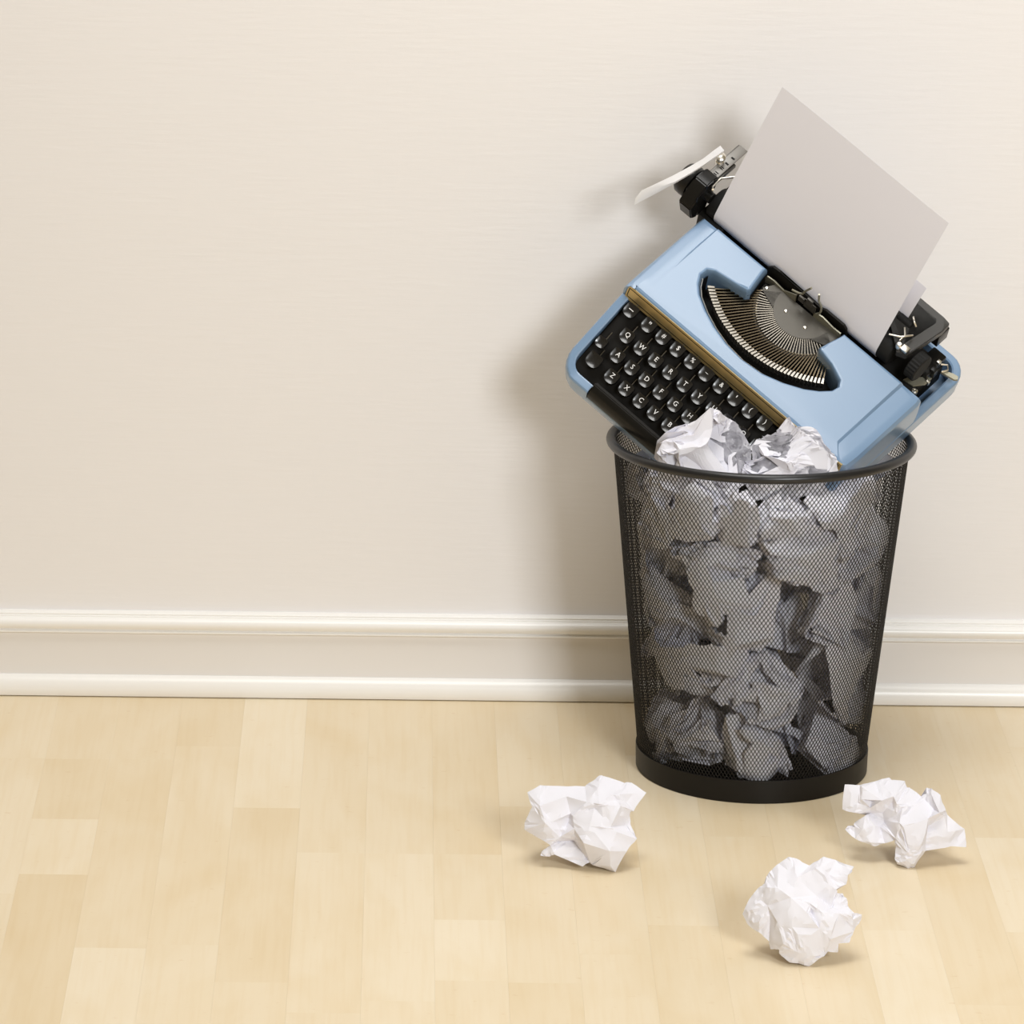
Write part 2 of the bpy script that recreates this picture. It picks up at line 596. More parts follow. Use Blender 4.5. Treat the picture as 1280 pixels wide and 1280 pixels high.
bm = bmesh.new(); box(bm, -.35, .35, -2, 15, -9, -7)
KEY_STEM = bpy.data.meshes.new('key_stem'); bm.to_mesh(KEY_STEM); bm.free(); KEY_STEM.materials.append(M['teeth'])
GLYPH = {}
def glyph(ch, size):
    if (ch, size) not in GLYPH:
        cu = bpy.data.curves.new('legend', 'FONT')
        cu.body = ch; cu.size = size; cu.align_x = 'CENTER'; cu.align_y = 'CENTER'; cu.extrude = .06; cu.offset = .02; cu.resolution_u = 2
        t = bpy.data.objects.new('legend', cu); COL.objects.link(t)
        me = bpy.data.meshes.new_from_object(t)
        bpy.data.objects.remove(t); bpy.data.curves.remove(cu)
        me.name = 'legend'; me.materials.clear(); me.materials.append(M['ink'])
        GLYPH[(ch, size)] = me
    return GLYPH[(ch, size)]
def add_key(x, y, z, ch='', me=None, size=7.0, up=1.5):
    o = bpy.data.objects.new('key', me or KEY); COL.objects.link(o)
    o.parent = tw; o.location = (x, y, z); o.rotation_euler = (R(23), 0, 0)
    s = bpy.data.objects.new('key_stem', KEY_STEM); COL.objects.link(s); s.parent = o
    if ch:
        g = bpy.data.objects.new('legend', glyph(ch, size)); COL.objects.link(g)
        g.parent = o; g.location = (0, up, -.75)
XP = 19.35
add_key(-125.8, 81, 67, '\u2013', size=11)
for i, ch in enumerate('"#$%_&\'()'): add_key(-101.9 + XP * i, 81.3, 67, ch, size=9.5 if ch in '"\'' else 6.6, up={'_': 4.0, '"': .4, "'": .4}.get(ch, 2.0))
for i, ch in enumerate('QWERTYUIOP'): add_key(-111.2 + XP * i, 61, 58.5, ch)
add_key(-126.9, 41.7, 50, '', KEY_S)
for i, ch in enumerate('ASDFGHJ'): add_key(-105.2 + XP * i, 41.9, 50, ch)
add_key(-120.9, 25.5, 41.8, '', KEY_L)
for i, ch in enumerate('ZXCVBN'): add_key(-95.6 + XP * i, 24.4, 41.5, ch)

# --- type basket: segment, comb, type bars
SCX, SCY, SZ = -4.5, 205, 66
bm = bmesh.new()
arc = [(SCX + 31 * math.cos(R(a)), SCY + 31 * math.sin(R(a))) for a in range(180, 361, 10)]
prism(bm, [(-52, 196), (-50, 193.5)] + arc + [(42, 193), (44, 197), (38, 207), (-46, 207)], 'Z', 60, SZ)
seg = part('segment', bm, 'plate')
for x, y in ((-18, 192), (8, 191.7), (-49, 198)):
    bm = bmesh.new(); lathe(bm, [(2.0, 0), (1.9, .7), (1.2, 1.2)], 12, at=(x, y, SZ))
    part('screw', bm, 'steel', seg)
bm = bmesh.new()
outer = [(SCX + 50 * math.cos(R(a)), SCY - 2 + 49 * math.sin(R(a))) for a in range(180, 361, 6)]
inner = [(SCX + 30 * math.cos(R(a)), SCY + 30 * math.sin(R(a))) for a in range(360, 179, -6)]
prism(bm, outer + inner, 'Z', 52, SZ - 3.2)
comb = part('segment_comb', bm, 'matt')
NB = 44
angs = [R(-80 + 160 * i / (NB - 1)) for i in range(NB)]
bm = bmesh.new()
def radial(bm, a, r0, r1, w, z00, z01, z10, z11):
    d = Vector((math.sin(a), -math.cos(a), 0)); n = Vector((d.y, -d.x, 0)) * w / 2
    c = Vector((SCX, SCY, 0))
    A, B = c + d * r0, c + d * r1
    pts = [(A - n, z00), (A + n, z00), (B + n, z10), (B - n, z10), (A - n, z01), (A + n, z01), (B + n, z11), (B - n, z11)]
    v = [bm.verts.new((p.x, p.y, z)) for p, z in pts]
    for q in ((0, 1, 2, 3), (4, 5, 6, 7), (0, 1, 5, 4), (1, 2, 6, 5), (2, 3, 7, 6), (3, 0, 4, 7)): bm.faces.new([v[i] for i in q])
for a in angs: radial(bm, a, 30.5, 48.5, .85, 58, SZ - .4, 55, SZ - 1.2)
tag(part('comb_teeth', bm, 'teeth', comb), kind='stuff')
ACX, ACY, AR = -12, 254.8, 123.5            # the arc on which the type slugs rest
for k, a in enumerate(angs):
    # spread the slugs evenly along the resting arc
    t = -1 + 2 * k / (NB - 1)
    b = t * R(37.2)
    E = Vector((ACX + AR * math.sin(b), ACY - AR * math.cos(b)))
    S = Vector((SCX + 45 * math.sin(a), SCY - 45 * math.cos(a)))
    d = (E - S).normalized(); n = Vector((-d.y, d.x)) * .62
    bm = bmesh.new()
    secs = []
    for f, zl, zh in ((0, 58, 62.5), (.35, 59, 64.5), (.45, 61, 65.2), (.8, 63, 67), (1, 63, 68.5)):
        p = S.lerp(E, f)
        secs.append([(p.x - n.x, p.y - n.y, zl), (p.x + n.x, p.y + n.y, zl), (p.x + n.x, p.y + n.y, zh), (p.x - n.x, p.y - n.y, zh)])
    loft(bm, secs)
    tb = part('typebar', bm, 'type')
    bm = bmesh.new()
    n2 = n.normalized() * 1.6
    q0, q1 = E - d * 3.4, E + d * 3.6
    lo, hi = 62.5, 72.5
    loft(bm, [[(q0.x - n2.x, q0.y - n2.y, lo), (q0.x + n2.x, q0.y + n2.y, lo), (q0.x + n2.x * .5, q0.y + n2.y * .5, hi - 1.2), (q0.x - n2.x * .5, q0.y - n2.y * .5, hi - 1.2)],
              [(q1.x - n2.x, q1.y - n2.y, lo + 1), (q1.x + n2.x, q1.y + n2.y, lo + 1), (q1.x + n2.x * .8, q1.y + n2.y * .8, hi), (q1.x - n2.x * .8, q1.y - n2.y * .8, hi)]])
    part('type_slug', bm, 'steel', tb)
bm = bmesh.new()
tube(bm, [(x * 1, y + 2.2, 70.5) for x, y in CUT[7:19]], 1.0, 6)
part('basket_trim', bm, 'steel', smooth=60)

# --- ribbon and card guides at the printing point
bm = bmesh.new()
prism(bm, [(-65, 58), (42, 58), (44, 70), (42, 80), (38, 83.5), (14, 83.5), (10, 80.5), (-42, 80.5), (-47, 83.5), (-56, 82.5), (-62, 74)], 'Y', 212, 214.5)
part('paper_shield', bm, 'matt')
bm = bmesh.new()
prism(bm, [(-62, 54), (-50, 59), (-35, 58.5), (-24, 61), (-19, 64), (-19, 78), (-27, 73), (-35, 68), (-48, 70.5), (-57, 69), (-62, 64)], 'Y', 207, 208.4)
part('card_guide', bm, 'tin')
bm = bmesh.new()
prism(bm, [(5, 58), (18, 58.5), (31, 61), (40, 66), (40, 75), (30, 74.5), (16, 77.5), (9, 76), (5, 72)], 'Y', 207, 208.4)
part('card_guide', bm, 'tin')
bm = bmesh.new()
tube(bm, [(-24, 205, 85), (-17, 205, 88), (-12, 206, 90.5), (-10.5, 206, 97), (-4, 206, 112)], 1.15, 8)
part('ribbon_prong', bm, 'tin', smooth=60)
bm = bmesh.new()
tube(bm, [(6.3, 206, 112), (8, 206, 101), (12, 206, 96), (13, 206, 88), (12, 206, 82), (8, 206, 76)], 1.15, 8)
part('ribbon_prong', bm, 'tin', smooth=60)
bm = bmesh.new()
box(bm, -15, -8, 204.5, 207, 77, 85, .4); box(bm, -5, 2, 204.5, 207, 82, 92, .4); box(bm, -9, 6, 207.2, 208, 70, 84, .3)
part('ribbon_vibrator', bm, 'grey')

# --- carriage
PY, PZ = 233, 74
bm = bmesh.new(); box(bm, -128, 128, 211, 268, 20, 50, 2)
part('carriage_bed', bm, 'matt')
bm = bmesh.new(); box(bm, -156, -124, 213, 262, 42, 66, 2)
part('carriage_rail', bm, 'matt')
bm = bmesh.new(); lathe(bm, [(15.5, -150), (16.5, -149), (16.5, 91), (15.5, 92)], 40, 'X', (0, PY, PZ))
part('platen', bm, 'rubber', smooth=50)
bm = bmesh.new(); tube(bm, [(-149, PY + 15 * math.cos(R(a)), PZ + 15 * math.sin(R(a))) for a in range(60, 261, 12)], .9, 6)
part('platen_ring', bm, 'steel', smooth=60)
bm = bmesh.new()
n = 40
prof = [(8, -190), (14.5, -189), (17, -186), (17.5, -180), (17, -174.5), (12, -173), (6, -172), (6, -150)]
lathe(bm, prof, n, 'X', (0, 224, 88))
part('platen_knob', bm, 'black', smooth=40)
bm = bmesh.new()
for_r = []
for h, r in ((112, 6), (113, 13.5), (114, 15), (124, 15), (125, 13.5), (126, 5)):
    for_r.append([Vector((h, 232 + (r - (0 if k % 2 else .7 if 113.5 < h < 124.5 else 0)) * math.cos(2 * math.pi * k / 48), 80 + (r - (0 if k % 2 else .7 if 113.5 < h < 124.5 else 0)) * math.sin(2 * math.pi * k / 48))) for k in range(48)])
loft(bm, for_r)
part('platen_knob', bm, 'rubber', smooth=25)
# left end plate (faceted block)
bm = bmesh.new()
prism(bm, [(203, 66), (212, 60), (226, 62), (236, 92), (238, 106), (231, 109), (220, 109), (207, 101), (198, 88)], 'X', -172, -156)
bmesh.ops.bevel(bm, geom=bm.edges[:], offset=1.2, segments=2, affect='EDGES')
part('end_plate', bm, 'black', smooth=30)
bm = bmesh.new(); box(bm, -171, -157, 233, 266, 92, 97, .8); box(bm, -171, -163, 262, 285, 90, 99, .8)
sb = part('side_bar', bm, 'grey')
bm = bmesh.new(); box(bm, -169.5, -159, 236, 285, 98, 99.5, .4)
sc_ = part('margin_scale', bm, 'satin')
bm = bmesh.new()
for i, (a, b) in enumerate(((241, 242.2), (243.5, 244.7), (250, 251), (252, 253), (258, 260), (267, 269))):
    box(bm, -165.6, -161.5, a, b, 99.5, 99.7)
part('scale_mark', bm, 'matt', sc_)
bm = bmesh.new()
lathe(bm, [(4.5, 96), (4.5, 101), (3.5, 102), (3.5, 106), (5.2, 106.5), (5.2, 109), (3, 110.5)], 16, 'Z', (-170.5, 256, 0))
part('lever_pivot', bm, 'steel', smooth=35)
bm = bmesh.new(); tube(bm, [(-150, 222, 108), (-154, 226, 104), (-155, 240, 103), (-146, 252, 103)], 1.2, 8)
part('release_wire', bm, 'steel', smooth=60)
# white return lever
T_ = [(-195.4, 164.8, 118), (-190.5, 181.5, 118.3), (-185.3, 200.8, 118), (-181, 220, 118), (-178, 236, 118), (-177, 252, 118), (-176.6, 260.5, 117)]
U_ = [(-192.0, 168, 114.5), (-186.5, 183, 114.5), (-180.4, 198, 114), (-176.5, 217, 114), (-173.9, 234, 114), (-172.4, 250, 114), (-171.5, 261.5, 113)]
L_ = [(-193.8, 154.6, 104), (-188, 179, 104), (-181.2, 199, 108.5), (-176.8, 217.5, 110.5), (-174.0, 234.5, 111), (-172.6, 250, 111), (-171.7, 261, 110)]
bm = bmesh.new()
loft(bm, [[T_[i], U_[i], L_[i], tuple(Vector(L_[i]) * .5 + Vector(T_[i]) * .5 + Vector((-2.0, -1.5, -2)))] for i in range(7)])
part('return_lever', bm, 'lever', smooth=40)
# right-hand frame: an open steel frame around the paper table end
bm = bmesh.new()
prism(bm, [(97.4, 221), (107.5, 225), (114.5, 272), (113.5, 283), (105, 284.5), (73, 284.5), (20, 284.5), (-120, 284.5), (-120, 278), (20, 278), (76, 278), (101, 278), (104.5, 274), (97.5, 230)], 'Z', 87, 95.5)
bmesh.ops.bevel(bm, geom=bm.edges[:], offset=.7, segments=2, affect='EDGES')
fr = part('carriage_frame', bm, 'frame', smooth=30)
bm = bmesh.new(); box(bm, 103, 114.5, 268, 284, 68, 87, .8); box(bm, -120, 110, 277, 284, 70, 88, .8)
part('frame_foot', bm, 'black', fr)
bm = bmesh.new(); tube(bm, [(40, 262, 90), (96, 264, 92)], 1.6, 10)
part('bail_rod', bm, 'steel', smooth=60)
bm = bmesh.new(); lathe(bm, [(4, 72), (4.6, 73), (4.6, 88), (4, 89)], 20, 'X', (0, 254, 94))
part('bail_roller', bm, 'rubber', smooth=40)
bm = bmesh.new(); tube(bm, [(82, 226, 104), (92, 232, 104), (96, 236, 106), (98, 244, 100)], 1.0, 8); tube(bm, [(86, 246, 98), (92, 240, 97), (92, 232, 96)], 1.1, 8)
tube(bm, [(84, 262, 97), (86, 258, 103), (90, 255, 103), (93, 255, 98)], 1.1, 8)
part('release_wire', bm, 'steel', smooth=60)
bm = bmesh.new(); box(bm, 99, 107, 224, 231, 96, 101, 1.2); lathe(bm, [(3.2, 96), (3.2, 101), (2, 103)], 14, 'Z', (96, 226, 0))
part('frame_screw', bm, 'steel', fr)
# escapement parts in the right-hand well
bm = bmesh.new()
prism(bm, [(112, 224), (124, 226), (131, 236), (131, 246), (126, 243), (122, 238), (116, 238)], 'Z', 52, 54)
part('escapement_plate', bm, 'tin')
bm = bmesh.new(); box(bm, 118, 128, 240, 256, 48, 62, 1); box(bm, 110, 127, 256, 272, 44, 60, 2); box(bm, 126, 132, 246, 252, 54, 66, .6)
part('escapement_block', bm, 'black')
bm = bmesh.new(); box(bm, 124, 128, 258, 262, 60, 64, .5); box(bm, 128, 133, 238, 241, 50, 56, .5); tube(bm, [(128, 262, 58), (133, 266, 58), (137, 262, 58), (134, 256, 58)], .9, 6)
part('escapement_spring', bm, 'steel')
bm = bmesh.new()
prism(bm, [(133, 256.5), (148, 259.5), (150.5, 262), (148.5, 265), (143, 264), (134, 260)], 'Z', 53, 56)
part('release_lever', bm, 'tin')
bm = bmesh.new(); lathe(bm, [(3, 46), (3, 50), (1.6, 51), (1.4, 50)], 14, 'Z', (127.5, 225, 0))
part('screw', bm, 'steel')
for x, y in ((-120, 32), (120, 32), (-120, 262), (120, 262)):
    bm = bmesh.new(); lathe(bm, [(9, 1), (8.5, -6), (7, -9), (5, -9.5)], 20, 'Z', (x, y, 0))
    part('rubber_foot', bm, 'rubber')

# ------------------------------------------------------------------ sheet of paper in the typewriter
def sheet():
    bm = bmesh.new()
    path = []                                   # (y, z) from the top edge, down the front, round the platen, up behind
    a = R(64)
    r = 17.2
    tx, tz = PY - math.sin(a) * r, PZ + math.cos(a) * r
    for i in range(13):
        s = 163 * (1 - i / 12)
        path.append((tx + s * math.cos(a) + .00042 * s * s * .5, tz + s * math.sin(a) - .00002 * s * s))
    for k in range(1, 15):
        q = R(90 + 64) + R(205) * k / 14
        path.append((PY + r * math.cos(q), PZ + r * math.sin(q)))
    q = R(90 + 64 + 205)
    y0, z0 = path[-1]
    for k in range(1, 8):
        s = 62 * k / 7
        path.append((y0 + s * .30 + .002 * s * s, z0 + s * .95))
    rows = []
    L = 0
    for i, (y, z) in enumerate(path):
        if i: L += math.hypot(y - path[i - 1][0], z - path[i - 1][1])
        skew = .022 * L
        rows.append([bm.verts.new((-142 + 217 * j / 10 + skew, y, z + .5 * math.sin(j * .6 + i * .1))) for j in range(11)])
    for a_, b_ in zip(rows, rows[1:]):
        for j in range(10): bm.faces.new((a_[j], a_[j + 1], b_[j + 1], b_[j]))
    bmesh.ops.recalc_face_normals(bm, faces=bm.faces[:])
    o = link('paper_sheet', bm, M['paper'], None, None, 60)
    md = o.modifiers.new('thickness', 'SOLIDIFY'); md.thickness = .12; md.offset = 0
    es = o.modifiers.new('crisp_edges', 'EDGE_SPLIT'); es.split_angle = R(40)
    o.matrix_world = TM @ Matrix.Diagonal((.001, .001, .001, 1))
    return tag(o, 'flat blank sheet of white paper standing up from the typewriter roller', 'paper')
sheet()

# ------------------------------------------------------------------ crumpled papers
TMI = TM.inverted()
def roof(x, y):
    """height of the typewriter body above its underside, in mm"""
    return 50 if y < 97 else 84


def push_out(p, gap=2.0, gap_up=3):
    """keeps a world point out of the typewriter body"""
    q = TMI @ p * 1000
    if -149 < q.x < 149 and -1 < q.y < 292 and -gap < q.z < roof(q.x, q.y):
        cand = [(q.z + gap, Vector((q.x, q.y, -gap))), (q.y + 3, Vector((q.x, -3, q.z))), (149.5 - q.x, Vector((149.5, q.y, q.z))), (roof(q.x, q.y) + gap_up - q.z + 12, Vector((q.x, q.y, roof(q.x, q.y) + gap_up)))]
        q = min(cand, key=lambda c: c[0])[1]
        return TM @ (q / 1000)
    return p


def in_bin(p, margin=.0022):
    z = max(p.z, .0075)
    r = math.hypot(p.x - BX, p.y - BY)
    m = bin_r(min(z, BH)) - margin
    k = .91 * m
    if r > k:                                  # pressed against the mesh
        q = k + (m - k) * (1 - math.exp(-(r - k) / (m - k) * .8))
        return Vector((BX + (p.x - BX) * q / r, BY + (p.y - BY) * q / r, z))
    return Vector((p.x, p.y, z))


rng = random.Random(11)
LAYERS = [(.044, 7, 0.3), (.118, 6, .5), (.184, 7, .15), (.246, 7, .6), (.300, 7, .2)]
LNAME = ['bottom layer', 'second layer up', 'third layer up', 'fourth layer up', 'fifth layer up', 'topmost layer']
ORD = ['leftmost', 'second from left', 'third from left', 'fourth from left', 'fifth from left', 'sixth from left']
seed = 100
for li, (z, n, ph) in enumerate(LAYERS):
    items = []
    for i in range(n):
        a = 2 * math.pi * (i + ph) / n + rng.uniform(-.12, .12)
        rr = bin_r(z) - .037 + rng.uniform(-.004, .004)
        items.append((BX + rr * math.cos(a), BY + rr * math.sin(a), z + rng.uniform(-.010, .010)))
    keep = []
    for c in items:
        q = TMI @ Vector(c) * 1000
        if -150 < q.x < 150 and -4 < q.y < 292 and -10 < q.z < roof(q.x, q.y) + 10: continue
        if c[2] > .27 and q.z > 30 and q.y > -30: continue
        keep.append(c)
    front = sorted([c for c in keep if c[1] < BY + .02])
    back = sorted([c for c in keep if c[1] >= BY + .02])
    for grp, side in ((front, 'front'), (back, 'back')):
        for i, c in enumerate(grp):
            seed += 1
            bm = crumple(seed, n=30, folds=20, hmin=.40, hmax=.92, wave=.40, ruff=.4)
            s = rng.uniform(.050, .058)
            for v in bm.verts:
                v.co = in_bin(push_out(Vector(c) + v.co * s))
            o = link_paper('crumpled_paper', bm)
            o.data.transform(Matrix.Translation(-Vector(c))); o.location = c
            tag(o, f'crumpled white paper inside the mesh bin, {LNAME[li]}, {ORD[i]} at the {side}', 'paper ball', 'crumpled papers inside the bin')


for c, sd, r_, where in (((.268, -.312, .288), 61, .047, 'at the front, upper left below the rim'), ((.3105, -.3175, .287), 62, .043, 'at the front, upper middle below the rim'),
                         ((.357, -.318, .287), 63, .043, 'at the front, upper right below the rim'), ((.300, -.305, .243), 64, .046, 'in front of the sunken typewriter corner, left'),
                         ((.384, -.305, .247), 65, .046, 'in front of the sunken typewriter corner, right'), ((.412, -.305, .290), 66, .044, 'at the far right under the rim')):
    bm = crumple(sd, n=30, folds=20, hmin=.40, hmax=.92, wave=.38, ruff=.4)
    for v in bm.verts:
        p = in_bin(Vector(c) + v.co * r_)
        if p.z > .333: p.z = .333 + (p.z - .333) * .2
        q = TMI @ p * 1000
        if -149 < q.x < 149 and -2 < q.y < 292 and -2 < q.z < roof(q.x, q.y):
            p = push_out(p)
            p = in_bin(p)
        v.co = p - Vector(c)
    o = link_paper('crumpled_paper', bm)
    o.location = c
    tag(o, 'crumpled white paper inside the mesh bin, ' + where, 'paper ball', 'crumpled papers inside the bin')


for li, z in enumerate((.05, .115, .18, .235)):
    c = (BX + .012 * (-1) ** li, BY - .012, z)
    bm = crumple(300 + li, n=26, folds=14, hmin=.42, hmax=.9, wave=.34, ruff=.35)
    for v in bm.verts: v.co = in_bin(push_out(Vector(c) + v.co * .052)) - Vector(c)
    o = link_paper('crumpled_paper', bm)
    o.location = c
    tag(o, f'crumpled white paper inside the mesh bin, {LNAME[li]}, at the core behind the others', 'paper ball', 'crumpled papers inside the bin')


def shaped(bm, c, rad, target, right, up):
    """stretch a crumpled ball so that its outline seen along right x up follows target(angle)"""
    nb = 48
    cur = [0.0] * nb
    uv = []
    for v in bm.verts:
        a, b = v.co.dot(right), v.co.dot(up)
        t, r = math.atan2(b, a), math.hypot(a, b)
        uv.append((v, t, r))
        k = int((t + math.pi) / (2 * math.pi) * nb) % nb
        cur[k] = max(cur[k], r)
    sm = [max(cur[k - 1] * .9, cur[k], cur[(k + 1) % nb] * .9, .2) for k in range(nb)]
    for v, t, r in uv:
        f = (t + math.pi) / (2 * math.pi) * nb - .5
        k = math.floor(f); w = f - k
        m = sm[k % nb] * (1 - w) + sm[(k + 1) % nb] * w
        g = target(t) / m / rad
        a, b = v.co.dot(right), v.co.dot(up)
        v.co += right * a * (g - 1) + up * b * (g - 1)


def polar(pts):
    """outline points (mm, right/up) -> radius by angle"""
    q = sorted((math.atan2(y, x), math.hypot(x, y)) for x, y in pts)
    q = [(q[-1][0] - 2 * math.pi, q[-1][1])] + q + [(q[0][0] + 2 * math.pi, q[0][1])]
    def f(t):
        for (a, ra), (b, rb) in zip(q, q[1:]):
            if a <= t <= b:
                w = (t - a) / max(1e-6, b - a)
                d = ra * math.sin(t - a) + rb * math.sin(b - t)
                return ra * rb * math.sin(b - a) / d / 1000 if (b - a) > 1e-4 and b - a < 3 and d > 1e-6 else (ra * (1 - w) + rb * w) / 1000
        return .04
    return f


def view_axes(pitch, yaw):
    p, y = R(pitch), R(yaw)
    f = Vector((math.sin(y) * math.cos(p), math.cos(y) * math.cos(p), -math.sin(p)))
    r = Vector((math.cos(y), -math.sin(y), 0))
    return r, r.cross(f), -f


rt, up, tow = view_axes(14.5, 5.5)
TOPS = [((.2740, -.283, .3520), 211, [(-47, -16), (-45, 4), (-33, 16), (-5, 27), (8, 40), (16, 37), (27, 27), (31, 16), (38, 4), (46, -8), (48, -28), (38, -58), (10, -66), (-20, -58), (-40, -40)],
         'crumpled white paper on top of the bin fill, larger one covering letter keys'),
        ((.3560, -.288, .3380), 245, [(-40, 8), (-28, 24), (-18, 16), (-12, 26), (6, 24), (22, 28), (29, 14), (38, 4), (46, -12), (48, -24), (30, -48), (0, -52), (-30, -44), (-44, -20)],
         'crumpled white paper on top of the bin fill, smaller one by the blue cover corner')]
for c, sd, outl, lab in TOPS:
    bm = crumple(sd, n=36, folds=24, hmin=.42, hmax=.92, wave=.34, ruff=.4)
    shaped(bm, c, .045, polar(outl), rt, up)
    for v in bm.verts:
        p = Vector(c) + v.co * .045
        q = TMI @ p * 1000
        if -149 < q.x < 149 and 0 < q.y < 292 and q.z < (45 + .44 * max(0, q.y - 20) if q.y < 92 else 84):
            q.z = (45 + .44 * max(0, q.y - 20) if q.y < 92 else 84)
            p = TM @ (q / 1000)
        if p.z < BH + .006: p = in_bin(p, .004 if p.z < BH - .01 else .009)
        v.co = p - Vector(c)
    o = link_paper('crumpled_paper', bm)
    o.location = c
    tag(o, lab, 'paper ball', 'crumpled papers on top of the bin')

# three papers on the floor, modelled fold by fold: (right, up, toward viewer) in mm
SHAPE_A = dict(rim=[(-56.1,27.6,0.0),(-43.7,35.2,-2.2),(-34.5,34.9,-2.2),(-1.0,35.2,-6.5),(4.4,38.9,-6.5),(13.1,45.4,-8.7),(17.4,46.0,-8.7),(36.3,39.5,-8.7),(43.4,40.0,-6.5),(57.8,30.3,-2.2),(46.1,13.0,4.3),(42.8,11.9,4.3),(43.4,0.0,3.2),(49.3,-14.1,6.5),(40.1,-26.0,13.0),(29.3,-46.0,6.5),(8.8,-40.0,6.5),(5.0,-37.3,6.5),(-1.5,-41.1,8.7),(-28.6,-30.8,6.5),(-32.9,-33.0,4.3),(-41.5,-31.9,3.2),(-41.0,-28.1,3.2),(-32.3,-21.6,6.5),(-41.0,-17.3,8.7),(-57.2,-7.6,3.2),(-57.8,-1.1,2.2),(-50.7,14.1,8.7)],
inner=[(-37.8,-1.1,16.2),(-43.2,15.1,11.9),(1.2,20.0,13.0),(-14.0,8.7,5.9),(-31.3,0.5,10.8),(4.4,-3.2,21.6),(-1.0,-18.9,23.3),(23.9,-26.0,27.0),(22.8,17.3,16.2),(23.9,27.0,8.7),(32.0,28.1,6.5),(11.5,33.5,5.4),(13.1,18.4,18.4),(-9.6,-15.1,10.8),(-23.7,-14.1,5.4),(-24.8,-18.4,0.0),(-10.2,-17.3,1.1),(-1.0,-29.2,5.4),(30.4,-7.6,16.2),(24.4,-3.2,18.4),(38.0,-1.1,3.2),(-10.2,-5.4,14.1),(8.8,15.1,15.1),(25.0,-40.0,16.2),(-18.3,24.9,4.3),(33.6,17.3,13.0),(-16.1,0.0,2.2),(-11.8,6.5,11.9)],
folds=[(29,28),(1,29),(30,31),(31,32),(33,34),(34,35),(35,14),(33,46),(46,13),(40,36),(36,53),(53,11),(39,37),(37,38),(34,17),(35,51),(30,40),(43,44),(44,45),(23,43)])
SHAPE_B = dict(rim=[(-58.4,34.3,-1.1),(-43.8,33.8,2.2),(-29.7,38.1,-4.3),(-16.8,43.0,-8.7),(-14.1,40.3,-7.6),(-1.6,39.8,-7.6),(1.1,34.3,-5.4),(5.4,32.7,-4.3),(14.1,25.7,-3.2),(19.5,28.9,-2.2),(19.5,34.3,-3.2),(23.8,34.3,-2.2),(32.5,27.9,-2.2),(38.4,13.8,2.2),(39.5,9.5,0.0),(56.8,-3.5,-4.3),(59.5,-20.3,-2.2),(44.4,-20.8,2.2),(20.6,-26.2,11.9),(10.8,-42.5,7.6),(4.9,-43.0,8.7),(-5.9,-39.2,8.7),(-7.6,-34.9,9.7),(-7.6,-23.0,8.7),(-8.7,-17.0,6.5),(-17.8,-20.3,2.2),(-26.5,-24.1,4.3),(-32.5,-22.4,6.5),(-46.0,-17.6,6.5),(-56.3,-8.9,2.2),(-53.0,-5.1,0.0),(-47.6,-6.2,2.2),(-47.6,-1.9,1.1),(-37.3,5.1,3.2),(-33.0,7.8,0.0),(-47.1,6.8,6.5),(-59.5,9.5,2.2)],
inner=[(-40.6,31.1,8.7),(-21.1,34.3,4.3),(-11.4,24.6,11.9),(-8.1,17.6,13.0),(-41.6,20.3,11.9),(-22.2,20.1,14.1),(-12.4,18.1,6.5),(-21.1,8.4,2.2),(-19.5,-0.3,-2.2),(-4.9,-0.3,17.3),(-0.5,-4.6,20.6),(22.2,5.1,18.4),(20.0,-10.0,20.6),(14.6,-26.2,18.4),(4.3,-28.4,18.4),(4.9,-25.2,17.3),(-2.2,-8.9,18.4),(-7.6,-15.4,11.9),(32.5,11.1,16.2),(27.6,13.8,4.3),(22.2,-2.4,9.7),(21.1,-14.3,13.0),(41.1,-6.8,7.6),(37.3,7.3,6.5),(-2.7,13.8,11.9),(-9.2,3.0,9.7),(-23.3,-4.6,0.0),(-31.9,-20.3,9.7),(24.3,27.9,6.5),(18.9,22.4,0.0),(10.3,-34.9,16.2),(-0.5,-37.0,15.1),(-31.9,-4.6,9.7),(-39.5,-8.9,9.7),(-44.9,17.0,6.5),(-31.9,19.2,4.3),(-33.0,12.7,6.5),(8.1,17.0,7.6)],
folds=[(1,41),(41,42),(42,43),(43,44),(44,45),(62,46),(46,47),(47,52),(48,49),(46,48),(49,50),(55,57),(57,58),(55,60),(51,50),(61,62),(64,63),(65,55),(40,61),(39,40),(53,51),(59,15),(67,50)])
